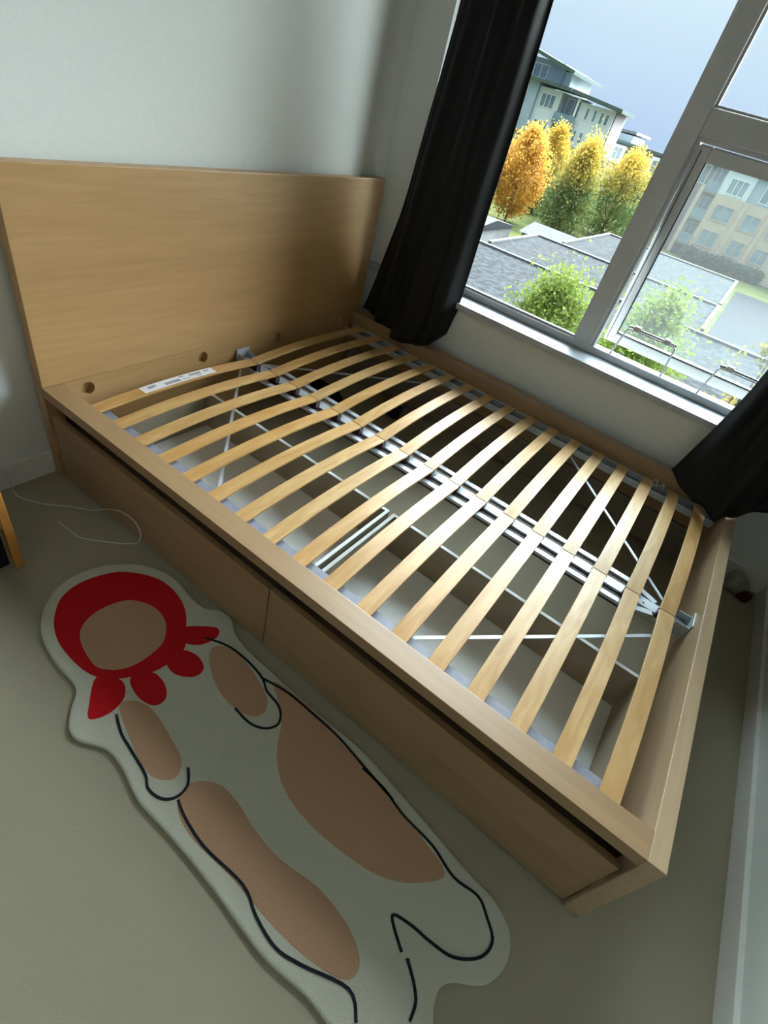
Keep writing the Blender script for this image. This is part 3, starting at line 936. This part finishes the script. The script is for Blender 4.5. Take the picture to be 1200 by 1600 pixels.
ell = lambda t: max(0.08, math.sin(math.pi * min(1, 0.10 + 0.88 * t)) ** 0.75)
cone = lambda t: max(0.05, (1 - t) ** 0.6 * min(1, 0.35 + 3.5 * t))
vase = lambda t: max(0.08, (0.45 + 1.5 * t) if t < 0.36 else (1 - ((t - 0.36) / 0.64) ** 2) ** 0.6)
OR = leaf_mat('leaf_orange', (0.42, 0.22, 0.035), (0.55, 0.31, 0.06), GZ, GZ + 6, 0.5)
YG = leaf_mat('leaf_yellow_green', (0.10, 0.15, 0.05), (0.50, 0.34, 0.05), GZ + 2.2, GZ + 6.2, 0.35)
GY = leaf_mat('leaf_green_gold', (0.11, 0.165, 0.055), (0.52, 0.36, 0.06), GZ + 3.0, GZ + 7.4, 0.4)
GD = leaf_mat('leaf_deep_green', (0.06, 0.11, 0.055), (0.30, 0.22, 0.07), GZ + 3.5, GZ + 8.0, 0.3)
LG = leaf_mat('leaf_lime', (0.075, 0.135, 0.022), (0.15, 0.20, 0.04), GZ + 3.0, GZ + 6.0, 0.4)
AO = leaf_mat('leaf_amber', (0.30, 0.15, 0.035), (0.20, 0.18, 0.05), GZ + 1.0, GZ + 5.0, 0.5)
tree('tree', (-19.3, 51.5, GZ), 6.9, 2.35, 0.12, vase, OR, 12000, 0.24, 'broad orange autumn tree on the lawn beside the dark curtain', seed=11)
tree('tree', (-21.0, 62.5, GZ), 7.6, 2.2, 0.06, ell, YG, 9000, 0.24, 'slender yellow topped tree just right of the orange one', seed=12)
tree('tree', (-18.6, 68.0, GZ), 7.3, 2.3, 0.05, ell, GD, 6000, 0.26, 'plain green tree peeping out behind the golden trees', seed=13)
tree('tree', (-15.95, 57.6, GZ), 7.1, 3.0, 0.04, cone, GY, 14000, 0.24, 'large green and gold tree in the middle of the row', seed=14)
tree('tree', (-13.2, 63.8, GZ), 7.3, 3.0, 0.04, ell, GY, 10000, 0.24, 'green tree with a golden crown next to the window mullion', seed=15)
tree('tree', (-11.9, 73.2, GZ), 6.9, 2.3, 0.05, ell, GD, 7000, 0.26, 'dark olive tree at the right end of the tree row', seed=16)
tree('tree', (-1.25, 10.6, GZ), 5.6, 1.3, 0.30, ell, LG, 20000, 0.085, 'bright lime green tree crown low in the fixed window pane', seed=17)
tree('tree', (0.90, 8.2, GZ), 6.35, 1.1, 0.28, ell, LG, 20000, 0.07, 'lime green tree crown seen through the open sash', seed=18)
tree('tree', (2.75, 10.8, GZ), 6.75, 0.75, 0.25, ell, AO, 3200, 0.09, 'sparse amber leaved tree at the right edge of the open sash', seed=19)

# ---------------------------------------------------------------- buildings across the lawn
def pbox(parent, name, mat, *b):
    return MB().box(*b).build(name, mat, parent)
def windows(parent, rects, y, bars=1, frame='window_frame_white'):
    """rects: x0, x1, z0, z1 on a facade that faces -y at depth y"""
    for x0, x1, z0, z1 in rects:
        f = MB()
        t = 0.09
        f.box(x0 - t, x1 + t, y - 0.10, y + 0.04, z0 - t, z0).box(x0 - t, x1 + t, y - 0.10, y + 0.04, z1, z1 + t)
        f.box(x0 - t, x0, y - 0.10, y + 0.04, z0, z1).box(x1, x1 + t, y - 0.10, y + 0.04, z0, z1)
        for k in range(bars):
            xm = x0 + (x1 - x0) * (k + 1) / (bars + 1)
            f.box(xm - 0.04, xm + 0.04, y - 0.08, y + 0.02, z0, z1)
        fo = f.build('window', frame, parent)
        pbox(fo, 'pane', 'window_dark', x0, x1, y - 0.03, y + 0.01, z0, z1)
def slab_roof(parent, x0, x1, y0, y1, zl, zr, th, mat='roof_green'):
    MB().add([(x0, y0, zl), (x1, y0, zr), (x1, y1, zr), (x0, y1, zl), (x0, y0, zl + th), (x1, y0, zr + th), (x1, y1, zr + th), (x0, y1, zl + th)],
             [(3, 2, 1, 0), (4, 5, 6, 7), (0, 1, 5, 4), (1, 2, 6, 5), (2, 3, 7, 6), (3, 0, 4, 7)]).build('roof', mat, parent)

b1 = thing('apartment_building', (-29, 83, GZ), 'tall apartment block with stepped green roofs behind the orange tree', 'building', 'apartment blocks beyond the lawn')
Y1 = 78.0
pbox(b1, 'brick_base', 'brick_tan', -44.0, -20.9, Y1 + 0.05, Y1 + 5, GZ, -0.4)
pbox(b1, 'upper_wall', 'siding_white', -31.2, -28.1, Y1, Y1 + 5, -0.4, 4.4)
pbox(b1, 'upper_wall', 'siding_white', -25.4, -20.9, Y1, Y1 + 5, -0.4, 4.0)
pbox(b1, 'end_wall_cover', 'siding_brown', -20.9, -20.75, Y1 + 0.3, Y1 + 5, GZ, 4.0)  # brown cover added over the end to darken its sunlit side
pbox(b1, 'balcony_wall', 'siding_blue', -28.1, -25.4, Y1 + 1.6, Y1 + 5, -0.4, 4.3)
pbox(b1, 'blue_wing', 'siding_blue', -44.0, -31.2, Y1 - 0.6, Y1 + 5, -0.4, 4.7)
pbox(b1, 'penthouse', 'siding_blue', -42.0, -29.6, Y1 + 1.5, Y1 + 11, 4.7, 7.0)
pbox(b1, 'penthouse', 'siding_white', -29.6, -28.6, Y1 + 2.5, Y1 + 11, 4.7, 6.4)
slab_roof(b1, -44.0, -27.4, Y1 - 0.6, Y1 + 12, 9.3, 6.15, 0.35)
slab_roof(b1, -45.0, -26.6, Y1 - 1.6, Y1 + 5, 5.0, 4.55, 0.35)
slab_roof(b1, -26.6, -19.9, Y1 - 1.2, Y1 + 5, 4.55, 3.95, 0.35)
windows(b1, [(-30.6, -28.8, 2.55, 3.8), (-30.6, -28.8, -0.05, 1.15)], Y1, 2)
windows(b1, [(-24.4, -24.05, 2.5, 3.6), (-23.4, -23.05, 2.5, 3.6), (-22.5, -22.15, 2.5, 3.55), (-21.8, -21.45, 2.5, 3.5),
             (-25.0, -24.65, 0.1, 1.2), (-24.1, -23.75, 0.1, 1.2), (-23.2, -22.85, 0.1, 1.2), (-22.4, -22.05, 0.1, 1.1), (-21.6, -21.25, 0.1, 1.1)], Y1, 0)
windows(b1, [(-33.9, -32.6, 2.6, 4.1), (-34.0, -32.7, 0.1, 1.5), (-37.0, -35.2, 2.6, 4.1)], Y1 - 0.6, 1)
windows(b1, [(-34.0, -32.9, -3.1, -1.5), (-30.4, -28.9, -3.2, -1.6), (-24.4, -22.8, -3.2, -1.6)], Y1 + 0.05, 1)
windows(b1, [(-27.6, -25.9, 2.0, 4.0), (-27.6, -25.9, -0.3, 1.3)], Y1 + 1.6, 1)
windows(b1, [(-33.4, -31.6, 5.2, 6.4)], Y1 + 1.5, 1)
for z in (1.5, -0.6):
    bl = pbox(b1, 'balcony_slab', 'concrete', -28.1, -25.2, Y1 - 0.7, Y1 + 1.6, z - 0.2, z)
    pbox(bl, 'balcony_glass', 'window_dark', -28.1, -25.2, Y1 - 0.7, Y1 - 0.62, z, z + 0.95)
for z in (1.5,):
    pbox(b1, 'balcony_post', 'window_frame_white', -25.7, -25.5, Y1 - 0.6, Y1 - 0.4, -0.6, 4.3)

b2 = thing('apartment_building', (-19, 95, GZ), 'lower brown block with white framed windows right of the stepped building', 'building', 'apartment blocks beyond the lawn')
Y2 = 90.0
pbox(b2, 'main_wall', 'siding_brown', -26.0, -9.0, Y2, Y2 + 12, GZ, 1.35)
pbox(b2, 'penthouse', 'siding_white', -24.5, -21.0, Y2 + 1.5, Y2 + 9, 1.35, 2.5)
slab_roof(b2, -25.4, -20.6, Y2 + 0.5, Y2 + 10, 2.55, 2.7, 0.3, 'roof_trim')
slab_roof(b2, -26.3, -8.5, Y2 - 0.8, Y2 + 12.5, 1.5, 1.2, 0.3, 'roof_green')
pbox(b2, 'white_frame', 'siding_white', -23.4, -20.8, Y2 - 0.6, Y2 + 0.1, -0.9, 1.2)
pbox(b2, 'white_frame', 'siding_white', -17.0, -14.8, Y2 - 0.6, Y2 + 0.1, -5.8, 1.1)
windows(b2, [(-22.9, -21.2, -0.4, 0.9)], Y2 - 0.6, 2)
windows(b2, [(-20.3, -18.9, -0.6, 0.8), (-18.5, -17.3, -0.8, 0.7), (-22.9, -21.6, -3.0, -1.6), (-20.2, -18.8, -3.2, -1.6), (-18.5, -17.3, -3.2, -1.6)], Y2, 1)
windows(b2, [(-16.6, -15.2, -0.6, 0.7), (-16.6, -15.2, -2.9, -1.4), (-16.6, -15.2, -5.0, -3.7)], Y2 - 0.6, 1)
windows(b2, [(-13.8, -12.2, -0.6, 0.8), (-13.8, -12.2, -3.0, -1.6), (-11.4, -9.8, -0.6, 0.8), (-11.4, -9.8, -3.0, -1.6)], Y2, 1)
pbox(b2, 'post', 'window_frame_white', -19.0, -18.75, Y2 - 1.2, Y2 - 0.95, GZ, 0.6)
for z in (-1.1, -3.4):
    bl = pbox(b2, 'balcony_slab', 'concrete', -20.5, -17.1, Y2 - 1.3, Y2, z - 0.2, z)

b3 = thing('apartment_building', (1.5, 79, GZ), 'tan brick block with white top floor seen through the open sash', 'building', 'apartment blocks beyond the lawn')
Y3 = 73.0
pbox(b3, 'brick_wall', 'brick_tan', -5.6, 13.0, Y3, Y3 + 12, GZ, -0.2)
pbox(b3, 'upper_wall', 'siding_white', -5.6, -2.6, Y3, Y3 + 12, -0.2, 3.0)
pbox(b3, 'upper_wall', 'siding_blue', -2.6, 13.0, Y3 + 0.5, Y3 + 12, -0.2, 3.0)
pbox(b3, 'balcony_wall', 'siding_brown', -9.5, -5.6, Y3 + 1.8, Y3 + 12, GZ, 3.0)
pbox(b3, 'brick_pier', 'brick_tan', -2.55, -2.1, Y3 - 0.15, Y3, GZ, -0.2)
pbox(b3, 'brick_pier', 'brick_tan', 0.15, 0.55, Y3 - 0.15, Y3, GZ, -0.2)
pbox(b3, 'brick_column', 'brick_tan', -7.4, -7.0, Y3 - 0.2, Y3 + 0.2, GZ, 0.2)
slab_roof(b3, -9.8, 13.5, Y3 - 0.8, Y3 + 12.5, 3.0, 3.0, 0.3, 'roof_green')
windows(b3, [(-4.9, -3.1, -2.45, -1.1), (-1.75, -0.25, -2.55, -1.15), (1.0, 2.5, -2.55, -1.15), (-4.9, -3.2, -5.0, -3.55),
             (-1.65, -0.25, -5.1, -3.65), (0.95, 2.35, -5.0, -3.7), (4.0, 5.5, -2.5, -1.1), (4.0, 5.5, -5.0, -3.6)], Y3, 1, 'brick_tan')
windows(b3, [(-4.85, -3.1, 0.05, 1.35)], Y3, 2)
windows(b3, [(-1.4, 0.1, 0.1, 1.5), (1.4, 2.9, 0.1, 1.5)], Y3 + 0.5, 1)
windows(b3, [(-8.9, -7.6, 0.2, 1.8), (-6.9, -5.9, 0.2, 1.8), (-6.9, -5.9, -2.4, -0.9), (-6.9, -5.9, -5.0, -3.4)], Y3 + 1.8, 1)
for z in (-0.2, -2.8, -5.3):
    bl = pbox(b3, 'balcony_slab', 'concrete', -7.4, -5.6, Y3 - 0.1, Y3 + 1.8, z - 0.2, z)
    pbox(bl, 'balcony_glass', 'window_dark', -7.0, -5.6, Y3 - 0.1, Y3 - 0.03, z, z + 0.95)
def hedge(x0, x1, y0, y1, z1, label, seed):
    rnd = random.Random(seed)
    vs, fs = [], []
    for i in range(2600):
        p = Vector((rnd.uniform(x0, x1), rnd.uniform(y0, y1), GZ + (z1 - GZ) * rnd.random() ** 0.6))
        u = Vector((rnd.gauss(0, 1), rnd.gauss(0, 1), rnd.gauss(0, 1))).normalized()
        w = u.cross(Vector((rnd.gauss(0, 1), rnd.gauss(0, 1), rnd.gauss(0, 1)))).normalized()
        o = len(vs)
        s = 0.22
        vs += [p, p + u * s + w * s * 0.5, p + u * 2 * s, p + u * s - w * s * 0.5]
        fs.append((o, o + 1, o + 2, o + 3))
    me = bpy.data.meshes.new('hedge')
    me.from_pydata([tuple(v) for v in vs], [], fs)
    me.materials.append(GD)
    tag(link('hedge', me), label, 'hedge')
hedge(-5.6, 3.0, 70.6, 72.4, GZ + 1.1, 'clipped green hedge along the foot of the tan brick block', 31)
